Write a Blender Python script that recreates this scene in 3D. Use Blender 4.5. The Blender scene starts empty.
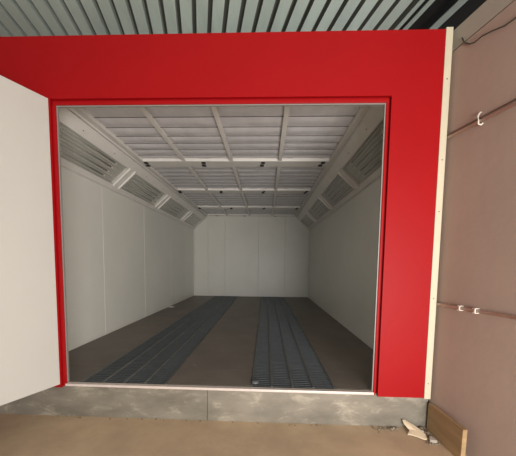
import bpy, bmesh, math, random
from mathutils import Vector, Matrix, noise
random.seed(4)
C = bpy.context.scene.collection
S = bpy.context.scene
S.view_settings.view_transform = 'Standard'; S.view_settings.look = 'None'
S.view_settings.gamma = 1.0; S.view_settings.exposure = 0.6
try: S.view_settings.use_curve_mapping = False
except Exception: pass

# ------------------------------------------------------------ materials
def mat(name, col, rough=0.6, metal=0.0, var=0.0, scale=3.0, col2=None, stretch=(1,1,1), bump=0.0, bscale=40.0,
        stain=None, stain_scale=4.0, stain_lo=0.6, stain_hi=0.7, spec=0.5, coat=0.0):
    m = bpy.data.materials.new(name); m.use_nodes = True
    nt = m.node_tree; N = nt.nodes; L = nt.links
    b = N['Principled BSDF']
    b.inputs['Roughness'].default_value = rough; b.inputs['Metallic'].default_value = metal
    b.inputs['Specular IOR Level'].default_value = spec
    b.inputs['Coat Weight'].default_value = coat
    tc = N.new('ShaderNodeTexCoord'); mp = N.new('ShaderNodeMapping'); mp.inputs['Scale'].default_value = stretch
    L.new(tc.outputs['Object'], mp.inputs['Vector'])
    c1 = (*col, 1); c2 = (*(col2 if col2 else [x*(1-var) for x in col]), 1)
    last = None
    if var > 0 or col2:
        n = N.new('ShaderNodeTexNoise'); n.inputs['Scale'].default_value = scale; n.inputs['Detail'].default_value = 6
        n.inputs['Roughness'].default_value = 0.6
        L.new(mp.outputs[0], n.inputs['Vector'])
        r = N.new('ShaderNodeValToRGB'); r.color_ramp.elements[0].position = .35; r.color_ramp.elements[1].position = .65
        r.color_ramp.elements[0].color = c2; r.color_ramp.elements[1].color = c1
        L.new(n.outputs['Fac'], r.inputs['Fac']); last = r.outputs['Color']
    if stain:
        n2 = N.new('ShaderNodeTexNoise'); n2.inputs['Scale'].default_value = stain_scale; n2.inputs['Detail'].default_value = 9
        n2.inputs['Roughness'].default_value = .68; n2.inputs['Distortion'].default_value = .6
        L.new(mp.outputs[0], n2.inputs['Vector'])
        r2 = N.new('ShaderNodeMapRange'); r2.inputs['From Min'].default_value = stain_lo; r2.inputs['From Max'].default_value = stain_hi
        L.new(n2.outputs['Fac'], r2.inputs['Value'])
        mx = N.new('ShaderNodeMix'); mx.data_type = 'RGBA'
        L.new(r2.outputs['Result'], mx.inputs['Factor'])
        if last: L.new(last, mx.inputs['A'])
        else: mx.inputs['A'].default_value = c1
        mx.inputs['B'].default_value = (*stain, 1); last = mx.outputs['Result']
    if last: L.new(last, b.inputs['Base Color'])
    else: b.inputs['Base Color'].default_value = c1
    if bump > 0:
        n3 = N.new('ShaderNodeTexNoise'); n3.inputs['Scale'].default_value = bscale; n3.inputs['Detail'].default_value = 4
        L.new(mp.outputs[0], n3.inputs['Vector'])
        bp = N.new('ShaderNodeBump'); bp.inputs['Strength'].default_value = bump; bp.inputs['Distance'].default_value = .01
        L.new(n3.outputs['Fac'], bp.inputs['Height']); L.new(bp.outputs[0], b.inputs['Normal'])
    return m

M = {}
M['red'] = mat('red_paint', (.33, .0028, .005), .52, var=.05, scale=1.5, spec=.18)
M['cream'] = mat('cream_edge', (.58, .52, .39), .5, var=.05, scale=6)
M['white_panel'] = mat('white_panel', (.75, .75, .69), .38, var=.05, scale=1.2, spec=.5)
M['door_white'] = mat('door_white', (.55, .54, .505), .5, var=.03, scale=1.2)
M['frame_white'] = mat('frame_white', (.78, .76, .72), .42, var=.06, scale=6)
M['grey_edge'] = mat('grey_edge', (.26, .25, .23), .5, metal=.1)
M['lamp_tray'] = mat('lamp_tray', (.56, .555, .52), .45)
M['tube'] = mat('unlit_tube', (.42, .43, .39), .25)
M['black'] = mat('black_plastic', (.012, .012, .013), .5)
M['screw'] = mat('screw_head', (.10, .09, .08), .5, metal=.5)
M['film'] = mat('filter_film', (.76, .75, .78), .33, var=.10, scale=9, stretch=(1, .35, 1), bump=.25, bscale=14, spec=.5)
M['rod'] = mat('filter_rod', (.20, .18, .17), .45, metal=.3)
M['floorplate'] = mat('floor_plate', (.185, .155, .132), .5, var=.22, scale=2.2, stain=(.27, .22, .18), stain_scale=3, stain_lo=.62, stain_hi=.72)
M['galv'] = mat('galvanised', (.36, .335, .28), .36, metal=.45, var=.35, scale=2.2, stretch=(1, 1, 2.2), stain=(.60, .55, .46), stain_scale=4.5, stain_lo=.54, stain_hi=.76, bump=.05)
M['alu'] = mat('aluminium', (.80, .70, .65), .4, metal=.3, var=.12, scale=12)
M['grate'] = mat('grate_steel', (.12, .135, .145), .45, metal=.2, var=.2, scale=8)
M['pit'] = mat('pit_dark', (.012, .013, .014), .9)
M['concrete'] = mat('concrete_ground', (.54, .40, .265), .85, col2=(.43, .315, .21), scale=2.5, stain=(.62, .50, .36), stain_scale=2.2, stain_lo=.58, stain_hi=.8, bump=.15, bscale=30)
M['plaster'] = mat('plaster_wall', (.37, .27, .22), .85, var=.08, scale=1.5, stain=(.50, .43, .38), stain_scale=5, stain_lo=.74, stain_hi=.77, bump=.12, bscale=20)
M['plaster_grey'] = mat('plaster_beam', (.36, .325, .27), .85, var=.08, scale=2, bump=.12, bscale=20)
M['roof'] = mat('roof_sheet', (.74, .84, .78), .35, metal=.1, var=.15, scale=2.0, stretch=(2, .4, 1))
M['rib_shade'] = mat('painted_rib_shade', (.13, .13, .11), .7)  # shade of the hollow roof ribs, put into the colour
M['darksteel'] = mat('dark_steel', (.018, .016, .014), .8)
M['wood'] = mat('old_timber', (.40, .27, .14), .75, col2=(.27, .175, .085), scale=5, stretch=(1, .2, 3), bump=.2, bscale=25)
M['conduit'] = mat('conduit', (.58, .50, .43), .5)
M['clipw'] = mat('white_clip', (.68, .62, .55), .5)
M['cable'] = mat('cable_dark', (.05, .045, .035), .6)
M['paper'] = mat('plaster_shard', (.66, .54, .38), .8, var=.1, scale=12)
M['rubble'] = mat('rubble', (.34, .28, .20), .9, col2=(.12, .09, .07), scale=20)
M['pebble'] = mat('pale_pebble', (.75, .68, .58), .8)
M['caulk'] = mat('caulk', (.07, .05, .04), .8)
def glassmat():
    m = bpy.data.materials.new('lamp_glass'); m.use_nodes = True; nt = m.node_tree; N = nt.nodes
    N.remove(N['Principled BSDF'])
    t = N.new('ShaderNodeBsdfTransparent'); t.inputs[0].default_value = (.985, .985, .98, 1)
    g = N.new('ShaderNodeBsdfGlossy'); g.inputs['Roughness'].default_value = .08
    lw = N.new('ShaderNodeLayerWeight'); pw = N.new('ShaderNodeMath'); pw.operation = 'POWER'; pw.inputs[1].default_value = 4
    f = N.new('ShaderNodeMath'); f.operation = 'MULTIPLY_ADD'; f.inputs[1].default_value = .45; f.inputs[2].default_value = .03
    nt.links.new(lw.outputs['Facing'], pw.inputs[0]); nt.links.new(pw.outputs[0], f.inputs[0])
    mx = N.new('ShaderNodeMixShader')
    nt.links.new(f.outputs[0], mx.inputs[0]); nt.links.new(t.outputs[0], mx.inputs[1]); nt.links.new(g.outputs[0], mx.inputs[2])
    nt.links.new(mx.outputs[0], N['Material Output'].inputs['Surface'])
    return m
M['glass'] = glassmat()
M['alu_d'] = mat('grate_edge', (.24, .24, .23), .5, metal=.4, var=.2, scale=8)
M['disc'] = mat('disc_metal', (.11, .12, .125), .5, metal=.1)
M['cable2'] = mat('brown_cable', (.26, .20, .17), .7)
M['rubblegrey'] = mat('grey_rubble', (.36, .32, .27), .85, var=.2, scale=30)

# ------------------------------------------------------------ mesh helpers
def hexa(bm, P):
    """8 points: bottom ring 0-3, top ring 4-7"""
    v = [bm.verts.new(p) for p in P]
    for f in ((3,2,1,0),(4,5,6,7),(0,1,5,4),(1,2,6,5),(2,3,7,6),(3,0,4,7)):
        bm.faces.new([v[i] for i in f])
def box(bm, x0, x1, y0, y1, z0, z1):
    hexa(bm, [(x0,y0,z0),(x1,y0,z0),(x1,y1,z0),(x0,y1,z0),(x0,y0,z1),(x1,y0,z1),(x1,y1,z1),(x0,y1,z1)])
def tube(bm, pts, r, n=10, cap=True):
    pts = [Vector(p) for p in pts]; rings = []
    for i, p in enumerate(pts):
        d = (pts[min(i+1, len(pts)-1)] - pts[max(i-1, 0)]).normalized()
        a = d.cross(Vector((0,0,1)));
        if a.length < .01: a = d.cross(Vector((1,0,0)))
        a.normalize(); b = d.cross(a)
        rings.append([bm.verts.new(p + r*(a*math.cos(2*math.pi*k/n) + b*math.sin(2*math.pi*k/n))) for k in range(n)])
    for i in range(len(rings)-1):
        for k in range(n):
            f = bm.faces.new((rings[i][k], rings[i][(k+1)%n], rings[i+1][(k+1)%n], rings[i+1][k])); f.smooth = True
    if cap:
        bm.faces.new(rings[0][::-1]); bm.faces.new(rings[-1])
def obj(name, bm, m, parent=None, bevel=0.0, segs=2):
    bmesh.ops.recalc_face_normals(bm, faces=bm.faces)
    me = bpy.data.meshes.new(name); bm.to_mesh(me); bm.free()
    o = bpy.data.objects.new(name, me); C.objects.link(o)
    me.materials.append(M[m])
    if bevel > 0:
        md = o.modifiers.new('bevel', 'BEVEL'); md.width = bevel; md.segments = segs; md.limit_method = 'ANGLE'
    if parent:
        # meshes are written in world coordinates; undo the offset of the Empty above
        o.parent = parent
        if parent.type == 'EMPTY': o.matrix_parent_inverse = Matrix.Translation(-Vector(parent.location))
    return o
def B(name, m, parent, *boxes, bevel=0.0):
    bm = bmesh.new()
    for b in boxes: box(bm, *b)
    return obj(name, bm, m, parent, bevel)
def tag(o, label=None, cat=None, group=None, kind=None):
    if label: o['label'] = label
    if cat: o['category'] = cat
    if group: o['group'] = group
    if kind: o['kind'] = kind
    return o
def thing(name, label, cat, loc=(0,0,0), group=None):
    o = bpy.data.objects.new(name, None); C.objects.link(o); o.location = loc; o.empty_display_size = .1
    return tag(o, label, cat, group)

# ------------------------------------------------------------ measured frame
GZ = -.33                       # hall ground below the booth floor (z = 0)
WL, WR, LEN = -2.516, 1.484, 7.02
ZB, ZC = 2.314, 2.776
CL, CR = -2.009, 1.026 - .049
MID = WL + WR
OL, OR, OT = -1.865, .989, 2.518
ZR, XR = 3.092, 1.447

# ============================================================ SETTING: hall
tag(B('floor', 'concrete', None, (-7, 6, -9, 11, GZ-.12, GZ)), kind='structure')
def yaw_pt(s, n, z):            # building wall frame: s along the wall, n outwards (away from the booth)
    d = Vector((-.238, .971, 0)); nn = Vector((.971, .238, 0))
    p = Vector((1.525, .01, 0)) + d*s + nn*n
    return (p.x, p.y, z)
def wbox(bm, s0, s1, n0, n1, z0, z1, z0b=None):
    hexa(bm, [yaw_pt(s0,n0,z0), yaw_pt(s1,n0,z0), yaw_pt(s1,n1,z0), yaw_pt(s0,n1,z0),
              yaw_pt(s0,n0,z1), yaw_pt(s1,n0,z1), yaw_pt(s1,n1,z1), yaw_pt(s0,n1,z1)])
bm = bmesh.new(); wbox(bm, -6.5, .03, 0, .3, GZ, 2.925)
tag(obj('wall_right', bm, 'plaster'), kind='structure')
bm = bmesh.new(); wbox(bm, -6.5, .03, .004, .3, 2.937, 3.10)
tag(obj('trim_1', bm, 'plaster_grey'), kind='structure')          # ring beam on top of the wall
bm = bmesh.new(); box(bm, 1.62, 1.84, .12, 10, GZ, 3.1)
tag(obj('wall_rear_right', bm, 'plaster'), kind='structure')
tag(B('wall_left', 'plaster', None, (-6.3, -6.0, -9, 10, GZ, 4.3)), kind='structure')
tag(B('wall_back', 'plaster', None, (-6.0, 5, 10, 10.3, GZ, 5.2)), kind='structure')

# corrugated roof: pans with narrow raised ribs, running with the hall wall
bm = bmesh.new()
def roof_pt(n, s, dz): 
    p = yaw_pt(s, n, 0); return (p[0], p[1], 4.23 + .045*s + dz)
prof = []
pitch = .197; n = -8.0
while n < .46:
    prof += [(n, 0), (n+.136, 0), (n+.142, .085), (n+.188, .085), (n+.193, 0)]
    n += pitch
vs = []
for (a, h) in prof:
    vs.append((bm.verts.new(roof_pt(a, -7, h)), bm.verts.new(roof_pt(a, 10.5, h))))
for i in range(len(vs)-1): bm.faces.new((vs[i][0], vs[i+1][0], vs[i+1][1], vs[i][1]))
ro = obj('ceiling', bm, 'roof'); ro.data.materials.append(M['rib_shade'])
for i, f in enumerate(ro.data.polygons): f.material_index = 1 if i % 5 in (2, 3) else 0  # cavity shade painted on rib caps and one rib side
tag(ro, kind='structure')
md = ro.modifiers.new('thick', 'SOLIDIFY'); md.thickness = .004; md.offset = 1
bm = bmesh.new()
for n0, n1 in ((.49, .545), (.60, .66), (.93, 1.03)):
    p = [roof_pt(n0,-7,0), roof_pt(n1,-7,0), roof_pt(n1,10.5,0), roof_pt(n0,10.5,0)]
    hexa(bm, p + [(q[0], q[1], q[2]+.01) for q in p])
tag(obj('trim_3', bm, 'roof'), kind='structure')
bm = bmesh.new()
p = [roof_pt(.44,-7,.07), roof_pt(2.6,-7,.07), roof_pt(2.6,10.5,.07), roof_pt(.44,10.5,.07)]
hexa(bm, p + [(q[0], q[1], q[2]+.05) for q in p])
tag(obj('trim_2', bm, 'darksteel'), kind='structure')             # dark girder soffit over the gap
bm = bmesh.new()
wbox(bm, -7, .0, .32, .42, 3.0, 4.0); 
tag(obj('wall_upper', bm, 'darksteel'), kind='structure')

# ============================================================ THE BOOTH
booth = thing('spray_booth', 'large walk-in booth with red front, pale panelled interior and open white door', 'spray booth', (-.516, 3.5, GZ))
# red front: one sheet with the opening cut out
fp = B('front_panel', 'red', booth,
  (-2.56, XR, 0, .02, 2.575, ZR), (1.035, XR, 0, .02, -.037, 2.575), (-2.56, -1.915, 0, .02, -.037, 2.575))
fp['label'] = 'glossy red front sheet around the opening'
tr = B('opening_trim', 'red', booth,
  (-1.905, 1.022, .016, .032, 2.531, 2.562), (1.001, 1.022, .016, .032, -.03, 2.531), (-1.914, -1.879, .016, .032, -.03, 2.531), bevel=.004)
tr['label'] = 'red trim strip inside the opening'
B('trim_backing', 'red', booth, (-1.96, 1.08, .034, .040, 2.535, 2.63), (1.005, 1.08, .034, .040, -.018, 2.535), (-1.96, -1.882, .034, .040, -.018, 2.535))
ie = B('inner_edge', 'grey_edge', booth,
  (-1.879, 1.001, .026, .042, 2.521, 2.5305), (.991, 1.0005, .026, .042, 0.004, 2.521), (-1.8785, -1.868, .026, .042, 0.004, 2.521))
ie['label'] = 'thin grey metal edge lining the opening'
ct = B('corner_trim', 'cream', booth, (XR, 1.503, -.006, .05, -.045, ZR+.012), bevel=.003)
ct['label'] = 'cream vertical edge strip'
for q in (2.05, 1.62, .87, .1, 2.7):
    bm = bmesh.new(); bmesh.ops.create_cone(bm, cap_ends=True, segments=10, radius1=.005, radius2=.004, depth=.004, matrix=Matrix.Translation((1.475, -.0075, q)) @ Matrix.Rotation(math.pi/2, 4, 'X'))
    obj('screw', bm, 'screw', ct)
# plinth of galvanised sheets
bm = bmesh.new(); box(bm, -2.555, -.533, .022, .05, GZ, -.021)
b1 = obj('plinth_sheet', bm, 'galv', booth, .002)
bm = bmesh.new(); box(bm, -.529, 1.49, .022, .05, GZ, -.021)
b2 = obj('plinth_sheet', bm, 'galv', booth, .002)
B('plinth_side', 'galv', booth, (1.49, 1.50, .022, 7.05, GZ, -.021)); B('plinth_side', 'galv', booth, (-2.565, -2.555, .022, 7.05, GZ, -.021))
th = B('threshold_strip', 'alu', booth, (-1.877, 1.0, -.004, .045, -.022, .001), bevel=.003); th['label'] = 'bright metal threshold angle'
for x in [-1.7, -1.2, -.75, -.15, .3, .85]:
    bm = bmesh.new(); bmesh.ops.create_uvsphere(bm, u_segments=8, v_segments=5, radius=.008, matrix=Matrix.Translation((x, -.005, -.011)) @ Matrix.Diagonal((1,.4,1,1)))
    obj('rivet', bm, 'alu', th)
# sandwich wall panels with real open joints
def wallpanels(x0, x1):
    ys = [.085, 1.71, 3.13, 4.70, 6.05, LEN]
    for a, b in zip(ys[:-1], ys[1:]):
        B('wall_panel', 'white_panel', booth, (x0, x1, a+.0015, b-.0015, .0, ZB), bevel=.003)
wallpanels(WL-.03, WL); wallpanels(WR, WR+.03)
bk = [-2.54, -2.026, -1.429, -.26, .657, 1.51]
for a, b in zip(bk[:-1], bk[1:]):
    B('rear_panel', 'white_panel', booth, (a+.0015, b-.0015, LEN+.004, LEN+.04, 0, ZC+.1), bevel=.003)
B('skirt_strip', 'frame_white', booth, (WL, WR, LEN-.006, LEN+.003, 0.001, .035))
B('corner_bead', 'frame_white', booth, (WR-.03, WR-.001, LEN-.03, LEN+.002, .036, ZB)); B('corner_bead', 'frame_white', booth, (WL+.001, WL+.03, LEN-.03, LEN+.002, .036, ZB))
# front reveal behind the red face
B('front_reveal', 'white_panel', booth, (WL, -1.887, .044, .054, .0, ZC+.05), (1.012, WR, .044, .054, .0, ZC+.05), (-1.887, 1.012, .044, .054, 2.54, ZC+.05))
# roof deck of the booth, keeps hall light out of the plenum
B('plenum_box', 'white_panel', booth, (WL-.03, WR+.03, .03, LEN+.04, 3.03, 3.05), (WL-.04, WL-.03, .03, LEN+.04, ZB, 3.03), (WR+.03, WR+.04, .03, LEN+.04, ZB, 3.03))

# ---- deck plates and grating pits
seams = [.06, .432, 1.91, 3.39, 4.87, 6.35, LEN]
GL0, GL1, GR0, GR1 = -1.754, -.9385, -.122, .6654
for x0, x1 in ((WL, GL0-.004), (GL1+.004, GR0-.004), (GR1+.004, WR)):
    for a, b in zip(seams[:-1], seams[1:]):
        B('deck_plate', 'floorplate', booth, (x0+.001, x1-.001, a+.0015, b-.0015, -.02, 0), bevel=.0015)
for x0, x1 in ((GL0, GL1), (GR0, GR1)):
    B('extraction_pit', 'pit', booth, (x0, x1, .06, LEN, -.31, -.30), (x0-.003, x0, .06, LEN, -.30, -.021), (x1, x1+.003, .06, LEN, -.30, -.021), (x0, x1, .052, .06, -.30, -.023))

# ---- the four-by-two grate strips (each lifts out)
def grate(x0, x1, label):
    g = thing('floor_grate', label, 'grate', ((x0+x1)/2, .1, -.03), 'long steel grate strips in the booth floor')
    bm = bmesh.new()
    y = .075
    while y < LEN-.03:
        box(bm, x0+.005, x1-.005, y, y+.014, -.012, -.001); y += .042
    obj('cross_bars', bm, 'grate', g)['kind'] = 'stuff'
    for x in (x0+.001, x1-.009): B('side_bar', 'alu_d', g, (x, x+.008, .062, LEN-.01, -.03, .0035))
    bm = bmesh.new()
    for k in range(1, 4): box(bm, x0+k*(x1-x0)/4-.0015, x0+k*(x1-x0)/4+.0015, .075, LEN-.03, -.03, -.012)
    for s in (2.03, 4.03, 6.03): box(bm, x0+.003, x1-.003, s, s+.014, -.029, .0005)
    obj('bearing_bars', bm, 'grate', g)
cols = ['leftmost strip', 'second strip from the left', 'third strip from the left', 'rightmost strip']
for (x0, x1, side) in ((GL0, GL1, 'left'), (GR0, GR1, 'right')):
    for k in range(4):
        a = x0 + (x1-x0)*k/4; b = x0 + (x1-x0)*(k+1)/4
        grate(a, b, 'long dark steel floor grate, ' + cols[k] + ' of the ' + side + ' grating')
def knob(x, y, r, label):
    bm = bmesh.new(); bmesh.ops.create_uvsphere(bm, u_segments=14, v_segments=8, radius=r, matrix=Matrix.Translation((x, y, .004+r*.45)) @ Matrix.Diagonal((1,1,.5,1)))
    for f in bm.faces: f.smooth = True
    return tag(obj('metal_disc', bm, 'disc'), label, 'metal disc')
knob(-1.40, 1.26, .016, 'small bright disc on the left grating, the nearer of two')
knob(-1.03, 2.98, .018, 'small bright disc on the left grating, the farther of two')
knob(-.085, .105, .036, 'dark grey round stub at front left corner of the right grating')
bm = bmesh.new(); box(bm, -2.50, -2.36, 4.42, 4.50, .001, .012); box(bm, -2.47, -2.41, 4.43, 4.48, .012, .022)
tag(obj('floor_plate_offcut', bm, 'frame_white', None, .003), 'small pale metal offcut on the floor against the left wall', 'offcut')

# ---- ceiling frame: side rails, cross beams, ribs
ribs = [-1.335, -.57, .2]
beams = [(2.00, 2.245), (3.72, 3.96), (5.55, 5.79), (6.86, LEN-.008)]
XL, XRR = -2.005, .972
cfs = [B('cross_beam', 'frame_white', booth, (XL, XRR, a, b, ZC, ZC+.05), bevel=.004) for (a, b) in beams]
B('side_rail', 'frame_white', booth, (XL-.09, XL-.001, .085, LEN-.008, ZC-.002, ZC+.055), bevel=.004)
B('side_rail', 'frame_white', booth, (XRR+.001, XRR+.09, .085, LEN-.008, ZC-.002, ZC+.055), bevel=.004)
B('front_beam', 'frame_white', booth, (XL, XRR, .085, .46, ZC, ZC+.05), bevel=.004)
bays = [(.46, 2.00), (2.245, 3.72), (3.96, 5.55), (5.79, 6.86)]
for bi, (a, b) in enumerate(bays):
    for x in ribs:
        B('rib', 'frame_white', booth, (x-.028, x+.028, a, b, ZC+.004, ZC+.018), (x-.012, x+.012, a, b, ZC+.018, ZC+.06))
for bi, (a, b) in enumerate(beams[:3]):
    for x in (-1.985, -1.04, -.078, .875):
        yc = a + .12
        B('latch', 'black', cfs[bi], (x-.018, x+.040, yc-.095, yc-.035, ZC-.014, ZC-.0005)); B('latch', 'black', cfs[bi], (x-.040, x+.022, yc+.02, yc+.085, ZC-.014, ZC-.0005))
for x in (-1.7, -.75, .3): B('latch', 'black', cfs[3], (x-.05, x+.05, 6.93, 6.95, ZC-.012, ZC-.0005))

# ---- filter mats, one per bay cell: film sagging between thin rods
cells = [XL] + ribs + [XRR]
rown = ['the row nearest the opening', 'the second row from the opening', 'the third row from the opening', 'the row against the rear wall']
coln = ['leftmost', 'left-centre', 'right-centre', 'rightmost']
rods_y = [[.76, .99, 1.22, 1.43, 1.64, 1.84]] + [[a + (b-a)*k/7 for k in range(1, 7)] for a, b in bays[1:]]
for bi, (a, b) in enumerate(bays):
    for ci in range(4):
        x0 = cells[ci] + (.014 if ci else .002); x1 = cells[ci+1] - (.014 if ci < 3 else .002)
        t = thing('ceiling_filter', 'pale ceiling filter mat held by thin rods, ' + coln[ci] + ' in ' + rown[bi], 'ceiling filter', ((x0+x1)/2, (a+b)/2, ZC+.03), 'ceiling filters')
        bm = bmesh.new(); nx, ny = 28, 72
        ys = [a] + rods_y[bi] + [b]
        seed = bi*7.3 + ci*3.1
        grid = []
        for j in range(ny+1):
            y = a + .003 + (b-a-.006)*j/ny; row = []
            k = max(i for i in range(len(ys)-1) if ys[i] <= y); u = (y-ys[k])/(ys[k+1]-ys[k])
            for i in range(nx+1):
                x = x0 + (x1-x0)*i/nx
                sag = .020*(math.sin(math.pi*u)**.8 if 0 < u < 1 else 0)*(.75+.5*noise.noise(Vector((x*2+seed, k*1.7, 0))))
                wr = .007*noise.noise(Vector((x*7+seed, y*1.2, 2))) + .003*noise.noise(Vector((x*16, y*3+seed, 5)))
                edge = min(1, min(i, nx-i)/2)
                row.append(bm.verts.new((x, y, ZC+.045 - sag*edge*.9 + wr*edge)))
            grid.append(row)
        for j in range(ny):
            for i in range(nx):
                f = bm.faces.new((grid[j][i], grid[j][i+1], grid[j+1][i+1], grid[j+1][i])); f.smooth = True
        o = obj('filter_mat', bm, 'film', t)
        for y in rods_y[bi]:
            bm = bmesh.new(); box(bm, x0+.002, x1-.002, y-.004, y+.004, ZC+.030, ZC+.036)
            obj('rod', bm, 'rod', t)

# ---- bevelled cornices with lamp boxes
e = Vector((-2.009-WL, 0, ZC-ZB)); EL = e.length; e.normalize()
def bpt(side, t, y, h):          # t along the slope (m), h into the room (m)
    p = Vector((WL, y, ZB)) + e*t + Vector((e.z, 0, -e.x))*h
    if side == 'R': p.x = MID - p.x
    return (p.x, p.y, p.z)
def bbox(bm, side, t0, t1, y0, y1, h0, h1):
    P = [bpt(side,t0,y0,h0), bpt(side,t1,y0,h0), bpt(side,t1,y1,h0), bpt(side,t0,y1,h0), bpt(side,t0,y0,h1), bpt(side,t1,y0,h1), bpt(side,t1,y1,h1), bpt(side,t0,y1,h1)]
    hexa(bm, P)
T0, T1, T2 = .095, .455, .605
boxes = [(.36, 1.90), (2.08, 3.53), (3.72, 5.35), (5.55, 6.88)]
pos = ['nearest the opening', 'second from the opening', 'third from the opening', 'nearest the rear wall']
for side, sn in (('L', 'left'), ('R', 'right')):
    bm = bmesh.new()
    bbox(bm, side, .012, T0, .085, LEN-.008, -.03, 0); bbox(bm, side, T1, T2, .085, LEN-.008, -.03, 0)
    prev = .085
    for (a, b) in boxes + [(LEN-.008, 9)]:
        bbox(bm, side, T0, T1, prev, a, -.03, 0); prev = b
    co = obj('sloped_cornice', bm, 'frame_white', booth); co['label'] = sn + ' sloping cornice panel'
    bm = bmesh.new(); bbox(bm, side, T2+.002, EL+.02, .085, LEN-.008, -.075, -.045); obj('shadow_gap_lining', bm, 'frame_white', co)
    bm = bmesh.new(); bbox(bm, side, -.005, .008, .085, LEN-.008, -.02, .012)
    obj('lower_rail', bm, 'frame_white', co)
    for y in [.75, 1.4, 2.4, 3.2, 4.1, 5.0, 5.9]:
        bm = bmesh.new(); bbox(bm, side, .515, .527, y, y+.012, .0003, .003); obj('screw', bm, 'screw', co)
    for bi, (a, b) in enumerate(boxes):
        t = thing('lamp_box', 'recessed unlit tube lamp box in the ' + sn + ' sloping cornice, ' + pos[bi], 'ceiling light', bpt(side, .28, (a+b)/2, -.05), 'unlit lamp boxes in the sloping cornices')
        bm = bmesh.new(); g = .002
        # tray: folded reflector back, sides
        nseg = 4; pts = []
        for k in range(nseg):
            u0 = T0+g+.01 + (T1-T0-2*g-.02)*k/nseg; w = (T1-T0-2*g-.02)/nseg
            pts += [(u0, -.030), (u0+w*.12, -.046), (u0+w*.85, -.040)]
        pts.append((T1-g-.01, -.030))
        prev = None
        for (u, h) in pts:
            v = (bm.verts.new(bpt(side, u, a+g, h)), bm.verts.new(bpt(side, u, b-g, h)))
            if prev: bm.faces.new((prev[0], v[0], v[1], prev[1]))
            prev = v
        for (t0, t1, y0, y1) in ((T0+g, T0+g+.008, a+g, b-g), (T1-g-.008, T1-g, a+g, b-g), (T0+g+.01, T1-g-.01, a+g, a+g+.008), (T0+g+.01, T1-g-.01, b-g-.008, b-g)):
            bbox(bm, side, t0, t1, y0, y1, -.05, -.006)
        obj('housing', bm, 'lamp_tray', t)
        for k in range(nseg):
            w = (T1-T0-2*g-.02)/nseg; u = T0+g+.01 + w*(k+.55)
            if bi == 3: break
            y0, y1 = a+.06, a+.06+min(1.2, b-a-.2)
            bm = bmesh.new(); tube(bm, [bpt(side,u,y0+.02,-.028), bpt(side,u,y1-.02,-.028)], .010)
            tb = obj('lamp_tube', bm, 'tube', t)
            for (p0, p1) in ((y0-.012, y0+.02), (y1-.02, y1+.012)):
                bm = bmesh.new(); bbox(bm, side, u-.012, u+.012, p0, p1, -.038, -.0165)
                obj('socket', bm, 'black' if p0 < y0 else 'frame_white', tb)
        bm = bmesh.new(); bbox(bm, side, T0+.012, T1-.012, a+.012, b-.012, -.014, -.010)
        obj('glass_cover', bm, 'glass', t)
        if bi < 3:
            bm = bmesh.new(); bbox(bm, side, T0-.012, T1+.02, b-.004, b+.022, .0005, .022); obj('end_flange', bm, 'frame_white', t)
        if bi:
            bm = bmesh.new(); bbox(bm, side, T0-.012, T1+.02, a-.022, a+.004, .0005, .022); obj('end_flange', bm, 'frame_white', t)

# ---- open door leaf
ang = math.radians(114)
H = Vector((-1.925, -.004, 0))
dd = Vector((-math.sin(ang-math.pi/2), -math.cos(ang-math.pi/2), 0)); dn = Vector((dd.y, -dd.x, 0))   # dn points away from the opening
def dbox(bm, u0, u1, w0, w1, z0, z1):
    P = []
    for z in (z0, z1):
        for (u, w) in ((u0,w0),(u1,w0),(u1,w1),(u0,w1)):
            q = H + dd*u + dn*w; P.append((q.x, q.y, z))
    hexa(bm, P)
# inner face towards +x
sgn = 1 if dn.x < 0 else -1
bm = bmesh.new(); dbox(bm, 0, 1.42, 0, sgn*.045, -.005, 2.575)
do = obj('door', bm, 'door_white', booth, .003); do['label'] = 'open white door leaf'
bm = bmesh.new(); dbox(bm, 0, 1.42, sgn*.046, sgn*.052, -.005, 2.575)
obj('door_face', bm, 'red', do)['label'] = 'red outer face'
for z in (.25, 1.3, 2.35):
    bm = bmesh.new(); q = H + dn*sgn*.03 + dd*(-.006); tube(bm, [(q.x-.03, q.y-.01, z-.05), (q.x-.03, q.y-.01, z+.05)], .008); obj('hinge', bm, 'grey_edge', do)

# ============================================================ things by the right wall
def wpath(pts): return [yaw_pt(*p) for p in pts]
bm = bmesh.new(); tube(bm, wpath([(-.014,-.018,.822), (-5.5,-.018,.822)]), .012, 12)
pc = obj('conduit_pipe', bm, 'conduit'); tag(pc, 'thin straight conduit pipe low on the right wall with two white clips', 'pipe')
def clipbox(s, z, parent, r=.012):
    bm = bmesh.new()
    def wb(s0,s1,n0,n1,z0,z1): wbox(bm, s0,s1,n0,n1,z0,z1)
    wb(s-.014, s+.014, -.036, -.0005, z+r+.001, z+r+.009); wb(s-.014, s+.014, -.036, -.0005, z-r-.009, z-r-.001); wb(s-.014, s-.004, -.042, -.032, z-r-.004, z+r+.004)
    return obj('clip', bm, 'clipw', parent, .002)
clipbox(-.226, .822, pc); clipbox(-.35, .822, pc)
bm = bmesh.new(); tube(bm, wpath([(-.014,-.016,2.232), (-5.5,-.016,2.232)]), .010, 12)
pu = obj('conduit_pipe', bm, 'conduit'); tag(pu, 'thin straight conduit pipe high on the right wall with one white hook clip', 'pipe')
bm = bmesh.new()
tube(bm, wpath([(-.275,-.0075,2.30),(-.27,-.02,2.29),(-.275,-.034,2.265),(-.28,-.034,2.235),(-.278,-.03,2.21),(-.285,-.012,2.205),(-.295,-.0075,2.215)]), .006, 8)
obj('hook_clip', bm, 'clipw', pu)
bm = bmesh.new(); tube(bm, wpath([(-.014,-.006,2.262), (-2,-.006,2.272), (-5.5,-.006,2.262)]), .004, 8)
tag(obj('wall_cable', bm, 'cable2'), 'thin brown cable running just above the upper conduit on right wall', 'cable')
bm = bmesh.new()
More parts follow.
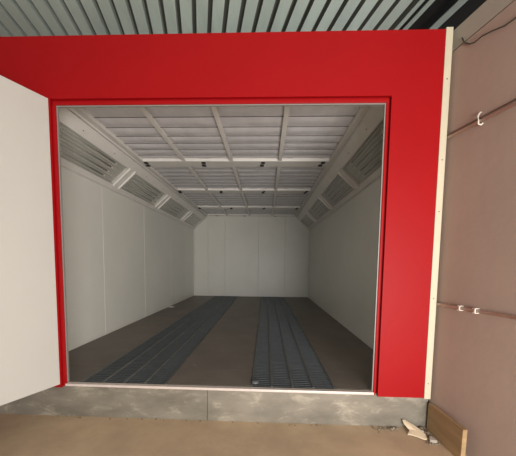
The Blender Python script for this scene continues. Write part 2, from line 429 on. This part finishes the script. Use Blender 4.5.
tube(bm, wpath([(-.075,-.006,2.972),(-.10,-.012,2.92),(-.15,-.016,2.868),(-.195,-.02,2.845),(-.25,-.02,2.848),(-.32,-.016,2.83),(-.40,-.012,2.80),(-.6,-.01,2.79),(-.9,-.006,2.86)]), .005, 8)
tag(obj('loose_cable', bm, 'cable'), 'dark loose cable sagging below the wall top at upper right', 'cable')

# timber board leaning by the plinth
def lin(a, b, t): return a + (b-a)*t
bm = bmesh.new()
A0 = Vector((1.484, -.002, GZ)); A1 = Vector((1.505, -.405, GZ)); w = Vector((.034, .004, 0))
P = [A0, A0+w, A1+w*1.1, A1]; Q = [p + Vector((.004, 0, .252)) for p in P]
hexa(bm, [tuple(p) for p in P] + [tuple(p) for p in Q])
tag(obj('timber_board', bm, 'wood', None, .004), 'short brown timber board standing on edge against the right wall', 'board')

# pale shard on the ground: curved crescent plate
bm = bmesh.new()
out = [(1.262,.0,.075),(1.285,.004,.072),(1.31,-.01,.06),(1.345,-.035,.045),(1.375,-.07,.03),(1.392,-.105,.016),(1.385,-.135,.006),(1.36,-.140,.004),(1.325,-.118,.008),(1.29,-.095,.006),(1.262,-.085,.003),(1.285,-.065,.016),(1.292,-.05,.024),(1.277,-.035,.040),(1.265,-.02,.055)]
out = [(x+.012+(x-1.32)*.1, y*1.18, z) for x, y, z in out]
vb = [bm.verts.new((x, y, GZ+z)) for x, y, z in out]; vt = [bm.verts.new((x+.001, y+.004, GZ+z+.007)) for x, y, z in out]
cb = bm.verts.new((1.348, -.085, GZ+.026)); ctv = bm.verts.new((1.349, -.081, GZ+.036)); n = len(out)
for i in range(n):
    j = (i+1) % n
    bm.faces.new((vb[i], vb[j], vt[j], vt[i])); bm.faces.new((vt[i], vt[j], ctv)); bm.faces.new((vb[j], vb[i], cb))
tag(obj('broken_shard', bm, 'paper'), 'pale crescent-shaped broken shard lying beside the plinth', 'shard')

def stone(x, y, r, m, label, cat='stone', sq=.6, group=None):
    bm = bmesh.new(); bmesh.ops.create_icosphere(bm, subdivisions=2, radius=r)
    for v in bm.verts:
        v.co *= 1 + .35*noise.noise(v.co*(1.3/r) + Vector((x*9, y*9, 0)))
        v.co.z *= sq
    zmin = min(v.co.z for v in bm.verts)
    for v in bm.verts: v.co += Vector((x, y, GZ - zmin))
    tag(obj('rubble_stone', bm, m), label, cat, group)
stone(1.425, -.05, .013, 'pebble', 'small white pebble between the pale shard and timber board')
stone(1.447, -.135, .016, 'pebble', 'pale round pebble at the foot of the timber board')
bm = bmesh.new(); hexa(bm, [(1.40,-.20,GZ),(1.46,-.21,GZ),(1.455,-.165,GZ),(1.405,-.16,GZ),(1.402,-.195,GZ+.03),(1.457,-.205,GZ+.03),(1.45,-.17,GZ+.034),(1.408,-.165,GZ+.034)])
tag(obj('rubble_block', bm, 'rubblegrey', None, .004), 'small grey rubble block in front of the timber board', 'rubble')
bm = bmesh.new()
for i in range(420):
    if i < 120: x = random.uniform(1.0, 1.46); y = -abs(random.gauss(0, .028)) + .008
    elif i < 390: y = random.uniform(-.22, .01); x = 1.472 - abs(random.gauss(0, .045))
    else: x = random.uniform(-2.2, 1.2); y = -abs(random.gauss(0, .01)) + .008
    if 1.235 < x < 1.425 and -.20 < y < .03: continue
    r = random.uniform(.003, .010) if i < 120 or i >= 390 else random.uniform(.003, .014)
    mt = Matrix.Translation((x, y, GZ + r*.5)) @ Matrix.Rotation(random.random()*3, 4, 'Z') @ Matrix.Diagonal((1, .8, .6, 1))
    bmesh.ops.create_icosphere(bm, subdivisions=1, radius=r, matrix=mt)
tag(obj('rubble_grit', bm, 'rubble'), 'loose brown grit and crumbs along the foot of the plinth', 'grit', kind='stuff')
for (x, y, r, m, lb) in [
    (1.415, -.012, .012, 'rubble', 'small dark rubble lump against the plinth right of the pale shard'),
    (1.455, -.075, .014, 'rubblegrey', 'small grey rubble lump between the two pale pebbles'),
    (1.185, -.012, .012, 'rubblegrey', 'small grey rubble lump between the two brown lumps left of the shard')]:
    stone(x, y, r, m, lb, 'rubble')
for i, (x, y, r, lb) in enumerate([(1.16, -.03, .016, 'brown rubble lump by the plinth, farthest left of the larger lumps'), (1.215, -.02, .013, 'brown rubble lump by the plinth just left of the pale shard'), (1.44, .0-.01, .02, 'brown rubble lump in the corner of plinth and timber board')]):
    stone(x, y, r, 'rubble', lb, 'rubble')

# ============================================================ light
w = bpy.data.worlds.new('World'); S.world = w; w.use_nodes = True
bg = w.node_tree.nodes['Background']; bg.inputs[0].default_value = (.90, .95, 1.0, 1); bg.inputs[1].default_value = .45
def area(name, loc, target, sx, sy, power, col):
    l = bpy.data.lights.new(name, 'AREA'); l.shape = 'RECTANGLE'; l.size = sx; l.size_y = sy; l.energy = power; l.color = col
    o = bpy.data.objects.new(name, l); C.objects.link(o); o.location = loc
    o.rotation_euler = (Vector(target) - Vector(loc)).to_track_quat('-Z', 'Y').to_euler()
    return o
area('hall_doorway_daylight', (1.6, -4.3, .6), (-.6, 3, 1.8), 2.4, 1.6, 215, (1.0, .95, .90))

# ============================================================ camera
yaw, pitch_, roll, px, py, D0, hh, F = .0350, -.0738, -.0126, 256.06, 283.5, 2.4125, 1.1568, 270.0
cy, sy = math.cos(yaw), math.sin(yaw); cp, sp = math.cos(pitch_), math.sin(pitch_); cr, sr = math.cos(roll), math.sin(roll)
R = Matrix(((cy,-sy,0),(sy,cy,0),(0,0,1))) @ Matrix(((1,0,0),(0,cp,-sp),(0,sp,cp))) @ Matrix(((cr,0,sr),(0,1,0),(-sr,0,cr)))
right, fwd, up = R.col[0], R.col[1], R.col[2]
cam = bpy.data.cameras.new('camera'); co = bpy.data.objects.new('camera', cam); C.objects.link(co)
mw = Matrix.Identity(4)
for i in range(3): mw[i][0] = right[i]; mw[i][1] = up[i]; mw[i][2] = -fwd[i]
mw[0][3], mw[1][3], mw[2][3] = 0, -D0, hh
co.matrix_world = mw
cam.sensor_fit = 'HORIZONTAL'; cam.sensor_width = 36; cam.lens = F/516*36
cam.shift_x = -(px-258)/516; cam.shift_y = (py-228)/516
cam.clip_start = .05
S.camera = co
